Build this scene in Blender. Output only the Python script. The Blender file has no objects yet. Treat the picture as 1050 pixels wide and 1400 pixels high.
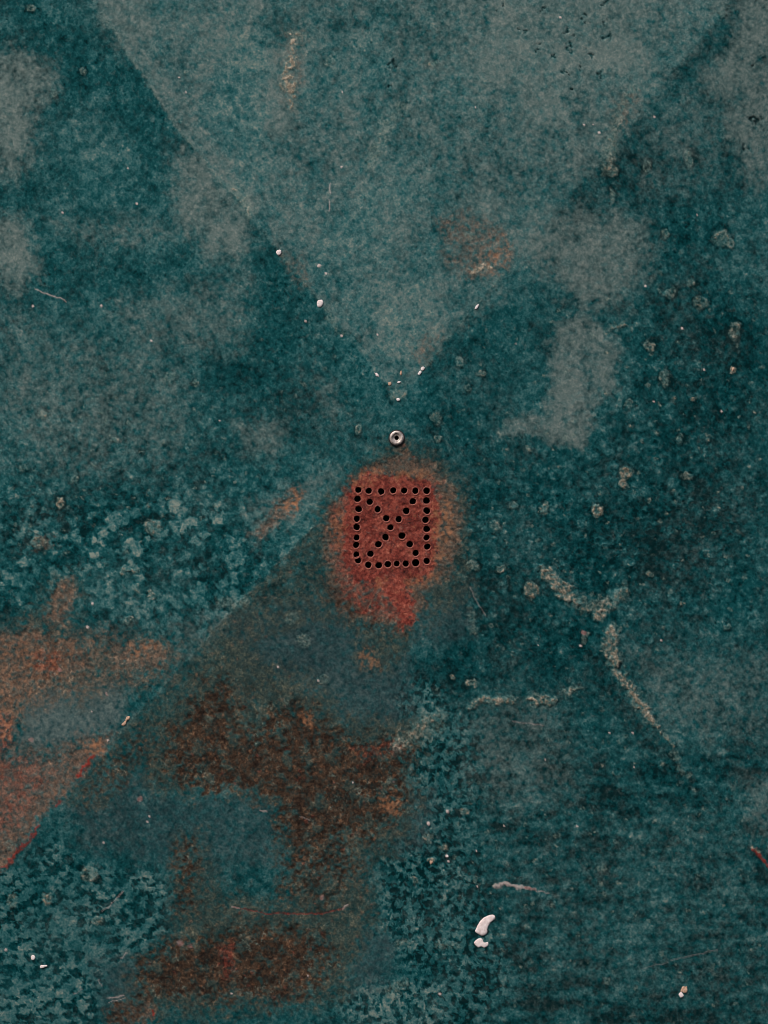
import bpy, math, random
import numpy as np

# ------------------------------------------------------------------ camera, world, sun, exposure
scene = bpy.context.scene
S = 0.0005                      # metres of steel per unit of the panel's own drawing grid
CX, CY, ZC = 525.0, 700.0, 1.25  # grid point in the middle of the view, height of it above the ground

cam_d = bpy.data.cameras.new('camera')
cam = bpy.data.objects.new('camera', cam_d)
scene.collection.objects.link(cam)
DIST = 1.9
cam.location = (0, -DIST, ZC)
cam.rotation_euler = (math.radians(90), 0, 0)
cam_d.sensor_fit = 'VERTICAL'
cam_d.sensor_height = 24
cam_d.lens = 24 * (DIST + 0.0085) / (1400 * S)
cam_d.clip_start = 0.01
cam_d.clip_end = 200
scene.camera = cam

world = bpy.data.worlds.new('World')
scene.world = world
world.use_nodes = True
wn, wl = world.node_tree.nodes, world.node_tree.links
bg = wn['Background']
sky = wn.new('ShaderNodeTexSky')
sky.sky_type = 'NISHITA'
sky.sun_disc = False
SUN_EL, SUN_AZ = 52.0, -38.0      # height; angle left of the panel's normal
sky.sun_elevation = math.radians(SUN_EL)
sky.sun_rotation = math.radians(180 - SUN_AZ)
sky.air_density = 1.0
sky.dust_density = 6.0
sky.ozone_density = 1.0
wl.new(sky.outputs[0], bg.inputs[0])
bg.inputs[1].default_value = 0.09

sun_d = bpy.data.lights.new('sun', 'SUN')
sun_d.energy = 1.5
sun_d.angle = math.radians(12)
sun_d.color = (1.0, 0.94, 0.88)
sun = bpy.data.objects.new('sun', sun_d)
scene.collection.objects.link(sun)
sun.rotation_euler = (math.radians(90 - SUN_EL), 0, math.radians(SUN_AZ))

vs = scene.view_settings
vs.view_transform = 'Standard'
vs.look = 'None'
vs.gamma = 1
vs.use_curve_mapping = False
vs.exposure = 0.42

scene.cycles.pixel_filter_type = 'BLACKMAN_HARRIS'
scene.cycles.filter_width = 1.0

COL = scene.collection

# ------------------------------------------------------------------ noise in numpy
def _hash(ix, iy, seed):
    h = (ix.astype(np.int64) * 374761393 + iy.astype(np.int64) * 668265263 + seed * 974634777) & 0xFFFFFFFF
    h = ((h ^ (h >> 13)) * 1274126177) & 0xFFFFFFFF
    h = ((h ^ (h >> 16)) * 2246822519) & 0xFFFFFFFF
    return ((h ^ (h >> 15)) & 0xFFFFFF) / float(0x1000000)

def perlin(x, y, seed=0):
    ix, iy = np.floor(x), np.floor(y)
    fx, fy = (x - ix).astype(np.float32), (y - iy).astype(np.float32)
    # gradients from a small table addressed by the wrapped lattice
    rs = np.random.RandomState(seed + 11)
    T = 256
    ang = rs.rand(T, T).astype(np.float32) * 2 * np.pi
    gx, gy = np.cos(ang), np.sin(ang)
    jx, jy = ix.astype(np.int32) & 255, iy.astype(np.int32) & 255
    kx, ky = (jx + 1) & 255, (jy + 1) & 255
    u = fx * fx * fx * (fx * (fx * 6 - 15) + 10)
    v = fy * fy * fy * (fy * (fy * 6 - 15) + 10)
    a = gx[jy, jx] * fx + gy[jy, jx] * fy
    b = gx[jy, kx] * (fx - 1) + gy[jy, kx] * fy
    c = gx[ky, jx] * fx + gy[ky, jx] * (fy - 1)
    d = gx[ky, kx] * (fx - 1) + gy[ky, kx] * (fy - 1)
    ab = a + u * (b - a)
    cd = c + u * (d - c)
    return (ab + v * (cd - ab)) * 1.5

def fbm(x, y, size, octs=3, seed=0, sx=1.0, sy=1.0):
    t = np.zeros_like(x, dtype=np.float32)
    amp, tot = 1.0, 0.0
    for o in range(octs):
        f = 2 ** o / size
        th = 0.55 + 1.07 * o + 0.37 * (seed % 7)          # turned lattices: no grid shows through
        c, s_ = math.cos(th), math.sin(th)
        u, v = x * sx * f, y * sy * f
        t += amp * perlin(u * c - v * s_ + 17.3 * o + 300, u * s_ + v * c - 9.1 * o + 300, seed + o)
        tot += amp
        amp *= 0.55
    return t / tot * 1.35

def worley(x, y, size, seed=0):
    X, Y = x / size, y / size
    ix, iy = np.floor(X), np.floor(Y)
    best = np.full(x.shape, 9.0, np.float32)
    bid = np.zeros(x.shape, np.float32)
    for dx in (-1, 0, 1):
        for dy in (-1, 0, 1):
            cx, cy = ix + dx, iy + dy
            px = cx + _hash(cx, cy, seed)
            py = cy + _hash(cx, cy, seed + 1)
            d = np.hypot(px - X, py - Y).astype(np.float32)
            m = d < best
            best = np.where(m, d, best)
            bid = np.where(m, _hash(cx, cy, seed + 2).astype(np.float32), bid)
    return best, bid

def sstep(a, b, x):
    t = np.clip((x - a) / (b - a), 0, 1)
    return t * t * (3 - 2 * t)

# ------------------------------------------------------------------ the grid of the steel sheet
HOLES_ZOOM = [
    (263,482),(326,487),(400,490),(471,485),(537,486),(603,487),(670,487),
    (258,535),(264,596),(254,653),(253,704),(253,766),(249,810),(251,868),(261,903),
    (669,545),(671,605),(664,660),(670,715),(670,766),(674,821),(671,906),
    (322,930),(385,932),(439,926),(492,922),(546,922),(605,917),
    (331,553),(378,598),(429,651),(455,705),(522,755),(570,806),(605,858),
    (589,549),(548,607),(504,656),(425,763),(382,806),(335,864)]
random.seed(4)
HOLES = []
for (u, v) in HOLES_ZOOM:
    r = 4.75 + random.uniform(-0.25, 0.25)
    if (u, v) == (605, 917): r = 5.5
    HOLES.append((430 + u * 0.228571, 560 + v * 0.228571, r))

def axis(lo, hi, dlo, dhi, ext, fine, dense):
    a = [lo - ext]
    while a[-1] < lo - 6: a.append(a[-1] + 6)
    p = lo - 1
    a = [q for q in a if q < p - 3]
    while p < hi + 1:
        a.append(p)
        p += dense if dlo < p < dhi else fine
    while p < hi + ext:
        a.append(p); p += 6
    a.append(hi + ext)
    return np.array(a, np.float64)

XS = axis(-14, 1064, 476, 592, 290, 1.45, 0.72)
YS = axis(-20, 1420, 662, 782, 290, 1.45, 0.72)
NX, NY = len(XS), len(YS)
GX, GY = np.meshgrid(XS, YS)
gx, gy = GX.ravel(), GY.ravel()
N = gx.size

# warped copies of the coordinates, so that no drawn edge stays straight
w_s = (fbm(gx, gy, 26, 3, 301), fbm(gx, gy, 26, 3, 331))
w_f = (fbm(gx, gy, 8, 2, 361), fbm(gx, gy, 8, 2, 381))
def warped(a_s, a_f):
    return gx + a_s * w_s[0] + a_f * w_f[0], gy + a_s * w_s[1] + a_f * w_f[1]

def sel(x0, x1, y0, y1):
    return np.nonzero((gx >= x0) & (gx <= x1) & (gy >= y0) & (gy <= y1))[0]

def sdist(px, py, pts):
    """signed distance to a closed polygon (negative inside)"""
    d = np.full(px.shape, 1e9)
    ins = np.zeros(px.shape, bool)
    n = len(pts)
    for i in range(n):
        ax, ay = pts[i]; bx, by = pts[(i + 1) % n]
        ex, ey = bx - ax, by - ay
        t = np.clip(((px - ax) * ex + (py - ay) * ey) / (ex * ex + ey * ey + 1e-9), 0, 1)
        d = np.minimum(d, np.hypot(px - ax - t * ex, py - ay - t * ey))
        c = ((ay > py) != (by > py))
        xi = ex * (py - ay) / (ey if abs(ey) > 1e-9 else 1e-9) + ax
        ins ^= c & (px < xi)
    return np.where(ins, -d, d)

def ldist(px, py, pts):
    """distance to an open line, and the place along it (0..1)"""
    d = np.full(px.shape, 1e9); s = np.zeros(px.shape)
    n = len(pts) - 1
    for i in range(n):
        ax, ay = pts[i]; bx, by = pts[i + 1]
        ex, ey = bx - ax, by - ay
        t = np.clip(((px - ax) * ex + (py - ay) * ey) / (ex * ex + ey * ey + 1e-9), 0, 1)
        q = np.hypot(px - ax - t * ex, py - ay - t * ey)
        s = np.where(q < d, (i + t) / n, s)
        d = np.minimum(d, q)
    return d, s

A = {k: np.zeros(N, np.float32) for k in
     ('tone', 'dust', 'stain', 'brown', 'red', 'ochre', 'crust_hilite', 'white', 'scar', 'slate', 'olive', 'grain')}
H = np.zeros(N, np.float32)          # relief in grid units, towards the viewer

def poly(key, amount, soft, pts, ws=10, wf=4, mode='max', inner=1.0):
    xs = [p[0] for p in pts]; ys = [p[1] for p in pts]
    m = soft + 2.2 * (ws + wf) + 4
    ii = sel(min(xs) - m, max(xs) + m, min(ys) - m, max(ys) + m)
    if pts is not TOP: soft *= {'dust': 1.35, 'olive': 1.1, 'brown': 1.9}.get(key, 0.8)
    k_ = 1.0 if pts is TOP else 1.2
    X, Y = warped(ws * k_, wf * k_)
    d = sdist(X[ii], Y[ii], pts)
    v = (1 - sstep(-soft * inner, soft, d)) * amount
    a = A[key]
    if mode == 'max': a[ii] = np.maximum(a[ii], v)
    elif mode == 'add': a[ii] += v
    elif mode == 'cut': a[ii] *= (1 - v)
    return ii, v

def blob(key, amount, x, y, rx, ry=None, ws=8, wf=3, mode='add', rot=0):
    ry = ry or rx
    m = max(rx, ry) * 1.6 + ws + wf
    ii = sel(x - m, x + m, y - m, y + m)
    X, Y = warped(ws, wf)
    dx, dy = X[ii] - x, Y[ii] - y
    c, s = math.cos(rot), math.sin(rot)
    q = np.hypot((dx * c + dy * s) / rx, (-dx * s + dy * c) / ry)
    v = (1 - sstep(0.25, 1.35, q)) * amount
    a = A[key]
    if mode == 'max': a[ii] = np.maximum(a[ii], v)
    elif mode == 'cut': a[ii] *= (1 - v)
    else: a[ii] += v

def stroke(key, amount, width, pts, soft=2.0, ws=4, wf=4, taper=0.0, mode='max', relief=0.0):
    xs = [p[0] for p in pts]; ys = [p[1] for p in pts]
    m = width + soft + ws + wf + 3
    ii = sel(min(xs) - m, max(xs) + m, min(ys) - m, max(ys) + m)
    X, Y = warped(ws, wf)
    d, s = ldist(X[ii], Y[ii], pts)
    w = width * (1 - taper * (np.abs(s - 0.5) * 2) ** 2)
    v = (1 - sstep(-soft, soft, d - w)) * amount
    a = A[key]
    if mode == 'max': a[ii] = np.maximum(a[ii], v)
    elif mode == 'cut': a[ii] *= (1 - v)
    else: a[ii] += v
    if relief: H[ii] += (v / amount) * relief
    return ii, v

def zone(x, y, rx, ry, p=1.0):
    q = np.hypot((gx - x) / rx, (gy - y) / ry)
    return 1 - sstep(0.55, 1.25, q)

# ---- cross-broken sheet: four flat facets meeting at a raised apex
AX, AY = 548.0, 592.0
DIRS = [(125 - AX, 0 - AY), (1000 - AX, 0 - AY), (1045 - AX, 1190 - AY), (0 - AX, 1190 - AY)]
def pyramid(px, py):
    h = np.full(px.shape, 1e9)
    for i in range(4):
        d1, d2 = DIRS[i], DIRS[(i + 1) % 4]
        det = d1[0] * d2[1] - d1[1] * d2[0]
        a = ((px - AX) * d2[1] - (py - AY) * d2[0]) / det
        b = (d1[0] * (py - AY) - d1[1] * (px - AX)) / det
        h = np.where((a >= -1e-9) & (b >= -1e-9), a + b, h)
    return np.where(h > 1e8, 0, h)
wob_x, wob_y = 7 * fbm(gx, gy, 120, 2, 21), 7 * fbm(gx, gy, 120, 2, 25)
pyr = np.zeros(N)
for ox, oy in ((-1, -1), (1, -1), (1, 1), (-1, 1), (0, 0)):
    pyr += pyramid(gx + wob_x + ox, gy + wob_y + oy)
H += (-38.0 * pyr / 5).astype(np.float32)
H += 2.2 * fbm(gx, gy, 260, 2, 31)            # slight oil-canning of thin sheet
H += 0.35 * fbm(gx, gy, 50, 2, 35) + 0.22 * fbm(gx, gy, 14, 3, 37)

# ---- signed position towards each facet (for the dust and the painted light on them)
TOP = [(125, -300), (125, 0), (180, 82), (240, 172), (292, 238), (335, 285), (385, 350), (440, 415), (500, 490), (543, 548),
       (575, 510), (630, 440), (690, 372), (770, 280), (850, 190), (885, 135), (950, 60), (1000, 0), (1010, -300)]

# ------------------------------------------------------------------ paint tone
n_big = fbm(gx, gy, 150, 3, 41)
n_mid = fbm(gx, gy, 40, 3, 45)
n_sml = fbm(gx, gy, 13, 3, 51)
tone = A['tone']
n_xs = fbm(gx, gy, 7, 2, 55)
crisp = lambda n, w: sstep(-w, w, n) - 0.5
tone += 0.41 + 0.13 * n_big + 0.15 * n_mid + 0.07 * n_sml + 0.05 * n_xs
tone += 0.13 * crisp(fbm(gx, gy, 9, 3, 57), 0.22) + 0.12 * crisp(fbm(gx, gy, 21, 4, 59) + 0.3 * n_big, 0.20)
poly('tone', 0.11, 4.5, TOP, 2, 1.2, 'add')  # top facet paler: its dust, plus the light it catches put into the tone
# paler worn teal
for a in [(0.20, 325, 150, 48, 120), (0.14, 330, 40, 50, 60), (0.10, 480, 300, 110, 90), (0.10, 560, 400, 80, 80),
          (0.12, 730, 385, 45, 35), (0.16, 560, 430, 60, 60), (0.10, 100, 190, 60, 40),
          (0.08, 760, 1010, 120, 50), (0.10, 960, 960, 80, 70), (0.10, 980, 1270, 60, 60), (0.08, 620, 660, 16, 40),
          (0.10, 80, 960, 60, 40), (0.06, 800, 1300, 140, 90)]:
    blob('tone', *a, ws=22, wf=6)
for a in [(0.08, 200, 230, 150, 190), (0.06, 360, 470, 110, 110), (0.05, 690, 440, 70, 80)]:
    blob('tone', *a, ws=22, wf=6)
# deep teal
for a in [(-0.045, 200, 180, 60, 60), (-0.033, 140, 60, 60, 60), (-0.061, 120, 370, 90, 45), (-0.039, 250, 390, 70, 40),
          (-0.045, 350, 480, 70, 90), (-0.033, 400, 560, 60, 50), (-0.050, 690, 460, 60, 70), (-0.087, 680, 620, 60, 60),
          (-0.136, 950, 480, 110, 120), (-0.149, 960, 720, 130, 150), (-0.161, 720, 870, 110, 90), (-0.112, 640, 800, 40, 60),
          (-0.124, 860, 770, 120, 80), (-0.112, 930, 320, 90, 70), (-0.087, 860, 200, 60, 60), (-0.099, 600, 930, 40, 40),
          (-0.124, 930, 1065, 30, 30), (-0.087, 770, 1240, 60, 40), (-0.099, 735, 1365, 40, 40), (-0.062, 860, 1100, 70, 40),
          (-0.062, 60, 560, 40, 30), (-0.087, 60, 690, 60, 60), (-0.074, 620, 1060, 70, 90), (-0.074, 800, 720, 80, 60),
          (-0.039, 40, 430, 40, 40), (-0.112, 200, 860, 80, 30), (-0.074, 700, 1000, 60, 30), (-0.074, 590, 1240, 60, 90)]:
    blob('tone', *a, ws=26, wf=8)
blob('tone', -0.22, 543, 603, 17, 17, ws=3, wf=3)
blob('stain', 0.22, 545, 612, 13, 18, ws=4, wf=4)
# shade painted as a dark line just under the left crease, and beside the lower right one
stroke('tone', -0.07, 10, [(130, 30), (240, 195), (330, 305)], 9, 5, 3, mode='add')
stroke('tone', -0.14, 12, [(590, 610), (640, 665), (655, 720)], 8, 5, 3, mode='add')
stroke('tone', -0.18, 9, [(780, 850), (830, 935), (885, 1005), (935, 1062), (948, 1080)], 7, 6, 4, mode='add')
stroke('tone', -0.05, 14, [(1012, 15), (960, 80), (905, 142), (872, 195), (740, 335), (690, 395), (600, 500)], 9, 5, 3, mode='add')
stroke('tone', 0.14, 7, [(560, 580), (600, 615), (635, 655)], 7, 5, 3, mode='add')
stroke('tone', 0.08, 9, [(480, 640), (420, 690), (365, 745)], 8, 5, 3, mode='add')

# blotchy two-tone patches (worn top coat over a darker one)
def two_tone(size, seed, sx=1.0, sy=1.0, bias=0.0, sharp=0.10, octs=3):
    n = fbm(gx + 2.5 * w_f[0], gy + 2.5 * w_f[1], size, octs, seed, sx, sy)
    return sstep(bias - sharp, bias + sharp, n)
X, Y = warped(14, 5)
q = 1 - sstep(-12, 10, sdist(X, Y, [(-300, 1240), (0, 1195), (60, 1150), (75, 1130), (90, 1175), (150, 1190), (215, 1185), (235, 1215), (228, 1275), (200, 1310),
                                     (150, 1330), (140, 1370), (130, 1700), (-300, 1700)]))
p = two_tone(11.5, 61, 0.85, 1.15, -0.08 + 0.25 * fbm(gx, gy, 50, 2, 68), 0.13, 3)
tone[:] = tone * (1 - 0.55 * q) + 0.55 * q * 0.42
tone += q * ((p - 0.55) * (0.50 + 0.3 * np.clip(n_mid, -1, 1)) + 0.03 + 0.10 * fbm(gx, gy, 30, 2, 63))
H += q * p * 0.25
f1, fid = worley(gx + 3 * w_f[0] + 12 * w_s[0], gy + 3 * w_f[1] + 12 * w_s[1], 15, 76)
p = (1 - sstep(0.25, 0.62, f1)) * sstep(0.15, 0.75, fid) * 0.9 + 0.35 * two_tone(13, 71, 1, 1, 0.08, 0.22, 4)
p = np.clip(p, 0, 1)
q = np.clip(np.maximum(zone(250, 780, 180, 105), zone(30, 770, 110, 90)) * 0.95 + 0.45 * zone(180, 690, 260, 90), 0, 1)
tone += q * ((p - 0.38) * 0.56)
H += q * p * 0.2
p = two_tone(9, 81, 1, 1, -0.04 + 0.25 * fbm(gx, gy, 40, 2, 88), 0.13, 3)
q = np.clip(np.maximum.reduce([zone(600, 1060, 70, 110), zone(590, 1230, 85, 130), zone(560, 1380, 130, 45), zone(570, 955, 45, 35), zone(650, 1330, 60, 80)]), 0, 1)
tone += q * ((p - 0.50) * 0.54)
H += q * p * 0.2
# small round grains of the right-hand half
f1, fid = worley(gx + 2 * w_f[0], gy + 2 * w_f[1], 11, 91)
g = (1 - sstep(0.15, 0.52, f1)) * sstep(0.35, 0.9, fid)
q = np.clip(np.maximum.reduce([zone(890, 700, 240, 270), zone(680, 760, 80, 150), 0.7 * zone(930, 380, 160, 160), 0.8 * zone(120, 640, 240, 130),
                               0.6 * zone(830, 1200, 260, 240), 0.5 * zone(420, 560, 140, 120)]), 0, 1)
tone += q * g * 0.26 - q * 0.05
H += q * g * 0.5
f1, fid = worley(gx + 3 * w_f[0], gy + 3 * w_f[1], 26, 95)
ring = np.exp(-((f1 - 0.23) / 0.08) ** 2) * (fid > 0.55)
tone += q * ring * 0.22
H += q * ring * 0.5
# crisp pin-point specks, dark and pale
f1, fid = worley(gx, gy, 5.2, 191)
spk = 1 - sstep(0.14, 0.42, f1)
area = 0.55 + 0.45 * np.clip(1.6 * n_mid, -1, 1)
tone -= 0.30 * spk * (fid < 0.17) * area
tone += 0.30 * spk * (fid > 0.86) * area
H += 0.22 * spk * (fid > 0.86) - 0.22 * spk * (fid < 0.17)
# brushed, sideways streaks low on the panel
st = fbm(gx, gy, 40, 3, 101, 0.45, 3.2)
low = sstep(930, 1050, gy) * sstep(600, 680, gx)
tone += low * (0.26 * st + 0.26 * fbm(gx, gy, 34, 4, 105, 0.7, 1.3) + 0.14 * fbm(gx, gy, 11, 3, 107) - 0.09)
# dark spots everywhere
f1, fid = worley(gx + 4 * w_s[0], gy + 4 * w_s[1], 34, 111)
tone -= 0.13 * (1 - sstep(0.08, 0.26, f1)) * (fid > 0.6)

# ------------------------------------------------------------------ grey dust film
d_n = fbm(gx, gy, 70, 4, 121)
poly('dust', 0.36, 4.0, TOP, 3, 2)
A['dust'] *= np.clip(0.8 + 0.6 * d_n + 0.7 * fbm(gx + 0.25 * gy, gy, 60, 3, 129, 1.5, 0.4), 0.08, 1.6)
A['dust'] += 0.09 * np.clip(0.4 + 1.2 * fbm(gx, gy, 110, 3, 125), 0, 1)
ii, v = stroke('dust', 0.62, 13, [(135, -20), (190, 68), (255, 160), (300, 222), (345, 280)], 9, 6, 3)
poly('dust', 0.75, 22, [(110, -40), (230, -40), (215, 50), (165, 62)], 12, 4)
poly('dust', 0.70, 26, [(260, 20), (320, 10), (320, 70), (280, 90)], 12, 4)
poly('dust', 0.72, 55, [(640, -60), (960, -60), (940, 60), (870, 140), (790, 190), (690, 170), (620, 90)], 26, 6)
poly('dust', 0.45, 40, [(600, 90), (760, 150), (800, 250), (640, 240)], 26, 6)
poly('stain', 0.20, 16, [(385, 40), (415, 40), (412, 100), (404, 150), (384, 140)], 8, 5)
poly('dust', 0.75, 14, [(365, 60), (410, 40), (425, 100), (400, 190), (368, 190), (358, 140)], 12, 4)
poly('dust', 0.45, 16, [(500, 190), (560, 100), (585, 75), (590, 110), (545, 170), (505, 225)], 10, 4)
poly('dust', 0.74, 18, [(-300, 60), (25, 68), (62, 88), (68, 118), (42, 150), (38, 220), (15, 240), (-300, 250)], 12, 5)
poly('dust', 0.74, 15, [(-300, 300), (25, 295), (40, 330), (46, 375), (20, 395), (-300, 400)], 10, 5)
poly('dust', 0.75, 20, [(235, 195), (265, 205), (318, 255), (345, 325), (325, 360), (285, 352), (248, 305), (238, 250)], 12, 5)
poly('dust', 0.42, 20, [(60, 300), (140, 296), (240, 305), (240, 325), (120, 328)], 14, 5)
poly('dust', 0.55, 20, [(200, 405), (265, 410), (300, 450), (265, 462), (215, 440), (150, 430)], 14, 5)
poly('dust', 0.40, 26, [(160, 415), (330, 380), (330, 470), (190, 480)], 18, 5)
poly('dust', 0.55, 20, [(15, 490), (40, 500), (46, 560), (20, 575), (0, 560)], 12, 5)
poly('dust', 0.32, 40, [(0, 420), (60, 440), (250, 500), (260, 620), (100, 650), (0, 620)], 20, 6)
poly('dust', 0.6, 16, [(110, 565), (140, 560), (150, 585), (120, 590)], 10, 5)
poly('dust', 0.6, 18, [(195, 575), (225, 572), (225, 600), (190, 605)], 10, 5)
poly('dust', 0.5, 16, [(185, 490), (205, 485), (212, 510), (190, 515)], 10, 5)
poly('dust', 0.45, 16, [(110, 625), (140, 625), (135, 645), (112, 648)], 10, 5)
poly('dust', 0.45, 14, [(435, 520), (455, 525), (455, 575), (440, 570)], 8, 5)
poly('dust', 0.48, 16, [(320, 575), (390, 580), (380, 620), (330, 615)], 12, 5)
poly('dust', 0.72, 24, [(695, 318), (760, 285), (840, 290), (890, 320), (885, 375), (850, 415), (800, 420), (745, 370), (705, 350)], 18, 5)
poly('dust', 0.78, 9, [(760, 445), (790, 432), (835, 455), (850, 495), (835, 535), (812, 560), (795, 612), (772, 610), (735, 598), (680, 592), (692, 574), (742, 565), (757, 520), (750, 480)], 10, 5)
poly('dust', 0.72, 20, [(955, 95), (1000, 70), (1350, 40), (1350, 255), (1030, 245), (1000, 190), (985, 140)], 14, 5)
poly('dust', 0.70, 18, [(1010, -300), (1350, -300), (1350, 90), (985, 80), (998, 30)], 12, 5)
poly('dust', 0.35, 40, [(870, 150), (960, 120), (980, 240), (880, 260)], 20, 5)
poly('dust', 0.34, 36, [(640, 970), (760, 960), (790, 1080), (690, 1120), (640, 1060)], 18, 5)
poly('dust', 0.34, 44, [(860, 890), (1060, 900), (1060, 1010), (940, 1010), (880, 960)], 18, 5)
poly('dust', 0.11, 50, [(660, 1120), (1060, 1100), (1060, 1400), (680, 1400)], 24, 5)
poly('dust', 0.42, 22, [(1015, 1060), (1060, 1070), (1060, 1160), (1030, 1140)], 10, 5)
poly('dust', 0.35, 18, [(600, 330), (720, 300), (690, 400), (620, 450), (590, 420)], 14, 5)
poly('dust', 0.40, 14, [(330, 700), (400, 660), (470, 640), (430, 690), (350, 745)], 10, 5)
poly('dust', 0.40, 20, [(245, 850), (340, 830), (290, 890), (250, 890)], 12, 5)
A['dust'] *= np.clip(0.95 + 0.4 * n_sml + 0.4 * n_mid + 0.35 * fbm(gx, gy, 60, 3, 127) + 0.35 * fbm(gx, gy, 34, 3, 128, 1.4, 0.6), 0.15, 1.4)
for a in [(0.5, 150, 370, 90, 45), (0.35, 200, 200, 55, 60), (0.35, 690, 470, 50, 60), (0.5, 325, 160, 34, 110), (0.4, 930, 560, 110, 140)]:
    blob('dust', *a, ws=20, wf=6, mode='cut')

stroke('dust', 0.5, 11, [(1018, -30), (1008, 20), (960, 78), (905, 140), (872, 195)], 9, 5, 3, mode='cut')
stroke('dust', 0.55, 4, [(128, -10), (182, 78), (243, 170), (296, 235), (340, 284)], 3, 2, 2)  # dust ridge and painted highlight along the upper left crease
# ------------------------------------------------------------------ slate film of the lower facet
poly('slate', 0.60, 30, [(300, 860), (430, 800), (480, 850), (560, 900), (560, 1010), (480, 1000), (430, 960), (330, 960)], 16, 5)
poly('dust', 0.40, 22, [(30, 945), (70, 930), (165, 930), (170, 985), (110, 1014), (30, 1024)], 12, 5)
poly('slate', 0.80, 20, [(30, 950), (70, 935), (160, 935), (165, 985), (110, 1010), (30, 1020)], 12, 5)
poly('slate', 0.45, 26, [(180, 1060), (230, 1090), (370, 1090), (385, 1180), (280, 1190), (200, 1180), (110, 1160), (90, 1100), (150, 1060)], 16, 5)
poly('slate', 0.50, 20, [(540, 1090), (600, 1080), (590, 1160), (540, 1170)], 12, 5)
poly('slate', 0.55, 22, [(490, 1270), (540, 1280), (530, 1360), (480, 1360)], 12, 5)
poly('slate', 0.50, 20, [(120, 1320), (190, 1310), (190, 1380), (140, 1390)], 12, 5)
poly('slate', 0.50, 22, [(570, 820), (640, 800), (645, 860), (600, 890), (560, 880)], 12, 5)

# ------------------------------------------------------------------ rust washes
poly('olive', 0.62, 16, [(432, 700), (470, 655), (515, 615), (555, 600), (598, 628), (630, 655), (642, 700), (640, 770), (622, 815), (585, 835), (560, 870), (500, 860), (450, 845), (436, 790)], 8, 5)
poly('stain', 0.72, 10, [(446, 700), (482, 654), (522, 628), (555, 616), (590, 636), (616, 660), (630, 700), (626, 755), (606, 792), (582, 812), (568, 852),
                         (545, 862), (505, 848), (462, 838), (448, 800), (442, 750)], 8, 4)
CREASE = [(452, 694), (430, 722), (380, 772), (330, 822), (285, 872), (240, 922), (186, 980), (160, 1008), (120, 1054), (80, 1100)]
poly('olive', 0.46, 4, CREASE + [(140, 1110), (230, 1000), (300, 930), (350, 880), (430, 850), (480, 850), (455, 790)], 3, 2)
poly('olive', 0.6, 20, [(560, 800), (640, 740), (640, 820), (590, 850)], 10, 5)
poly('olive', 0.72, 10, [(485, 860), (560, 862), (560, 885), (535, 915), (500, 918), (488, 900)], 8, 5)
poly('stain', 0.60, 10, [(345, 728), (378, 688), (408, 668), (414, 682), (396, 706), (360, 738)], 7, 5)
poly('olive', 0.60, 24, [(-300, 870), (0, 855), (40, 840), (70, 795), (96, 786), (104, 815), (90, 862), (140, 876), (200, 872), (240, 888), (228, 930), (150, 940), (120, 960), (60, 960), (20, 985), (8, 1020), (-300, 1040)], 10, 5)
poly('stain', 0.62, 9, [(75, 800), (95, 788), (102, 815), (86, 860), (60, 850)], 6, 5)
poly('ochre', 0.09, 22, [(-300, 880), (60, 875), (110, 890), (60, 930), (10, 1010), (-300, 1040)], 12, 6)
poly('stain', 0.66, 16, [(-300, 880), (0, 868), (40, 862), (84, 872), (120, 885), (120, 918), (60, 936), (25, 965), (8, 1010), (-300, 1040)], 10, 6)
poly('stain', 0.34, 26, [(-300, 870), (0, 860), (90, 860), (236, 880), (230, 925), (120, 950), (20, 985), (-300, 1040)], 12, 6)
poly('stain', 0.60, 12, [(138, 884), (165, 878), (200, 875), (232, 892), (224, 916), (190, 922), (150, 908)], 8, 6)
poly('stain', 0.45, 22, [(-300, 1000), (12, 1020), (60, 1024), (110, 1008), (150, 1000), (100, 1060), (0, 1100), (-300, 1100)], 10, 6)
poly('stain', 0.74, 8, [(-300, 1030), (12, 1042), (60, 1044), (110, 1022), (160, 1000), (140, 1028), (105, 1066), (60, 1112), (0, 1190), (-300, 1480)], 4, 4)
poly('olive', 0.80, 22, [(185, 1040), (245, 930), (280, 880), (330, 850), (350, 900), (420, 930), (470, 980), (560, 990), (590, 990), (560, 1040), (575, 1110),
                         (530, 1170), (500, 1180), (510, 1260), (470, 1370), (300, 1390), (160, 1392), (190, 1320), (240, 1280), (240, 1190), (300, 1220),
                         (390, 1240), (385, 1110), (330, 1085), (210, 1080)], 14, 6)
poly('olive', 0.65, 16, [(240, 1150), (270, 1140), (290, 1200), (270, 1290), (230, 1300)], 10, 6)
poly('stain', 0.55, 12, [(150, 1380), (205, 1372), (210, 1400), (150, 1420)], 8, 5)
poly('stain', 0.36, 18, [(600, 300), (640, 290), (700, 322), (705, 345), (680, 372), (650, 385), (615, 360)], 12, 5)
poly('stain', 0.28, 14, [(560, 470), (600, 450), (600, 480), (575, 500)], 8, 5)
poly('stain', 0.22, 12, [(380, 340), (410, 350), (430, 395), (400, 390)], 8, 5)
poly('stain', 0.42, 10, [(40, 735), (65, 735), (68, 748), (42, 750)], 6, 5)
poly('stain', 0.24, 14, [(850, 130), (880, 120), (850, 180), (838, 215), (830, 215), (835, 170)], 8, 4)

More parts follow.
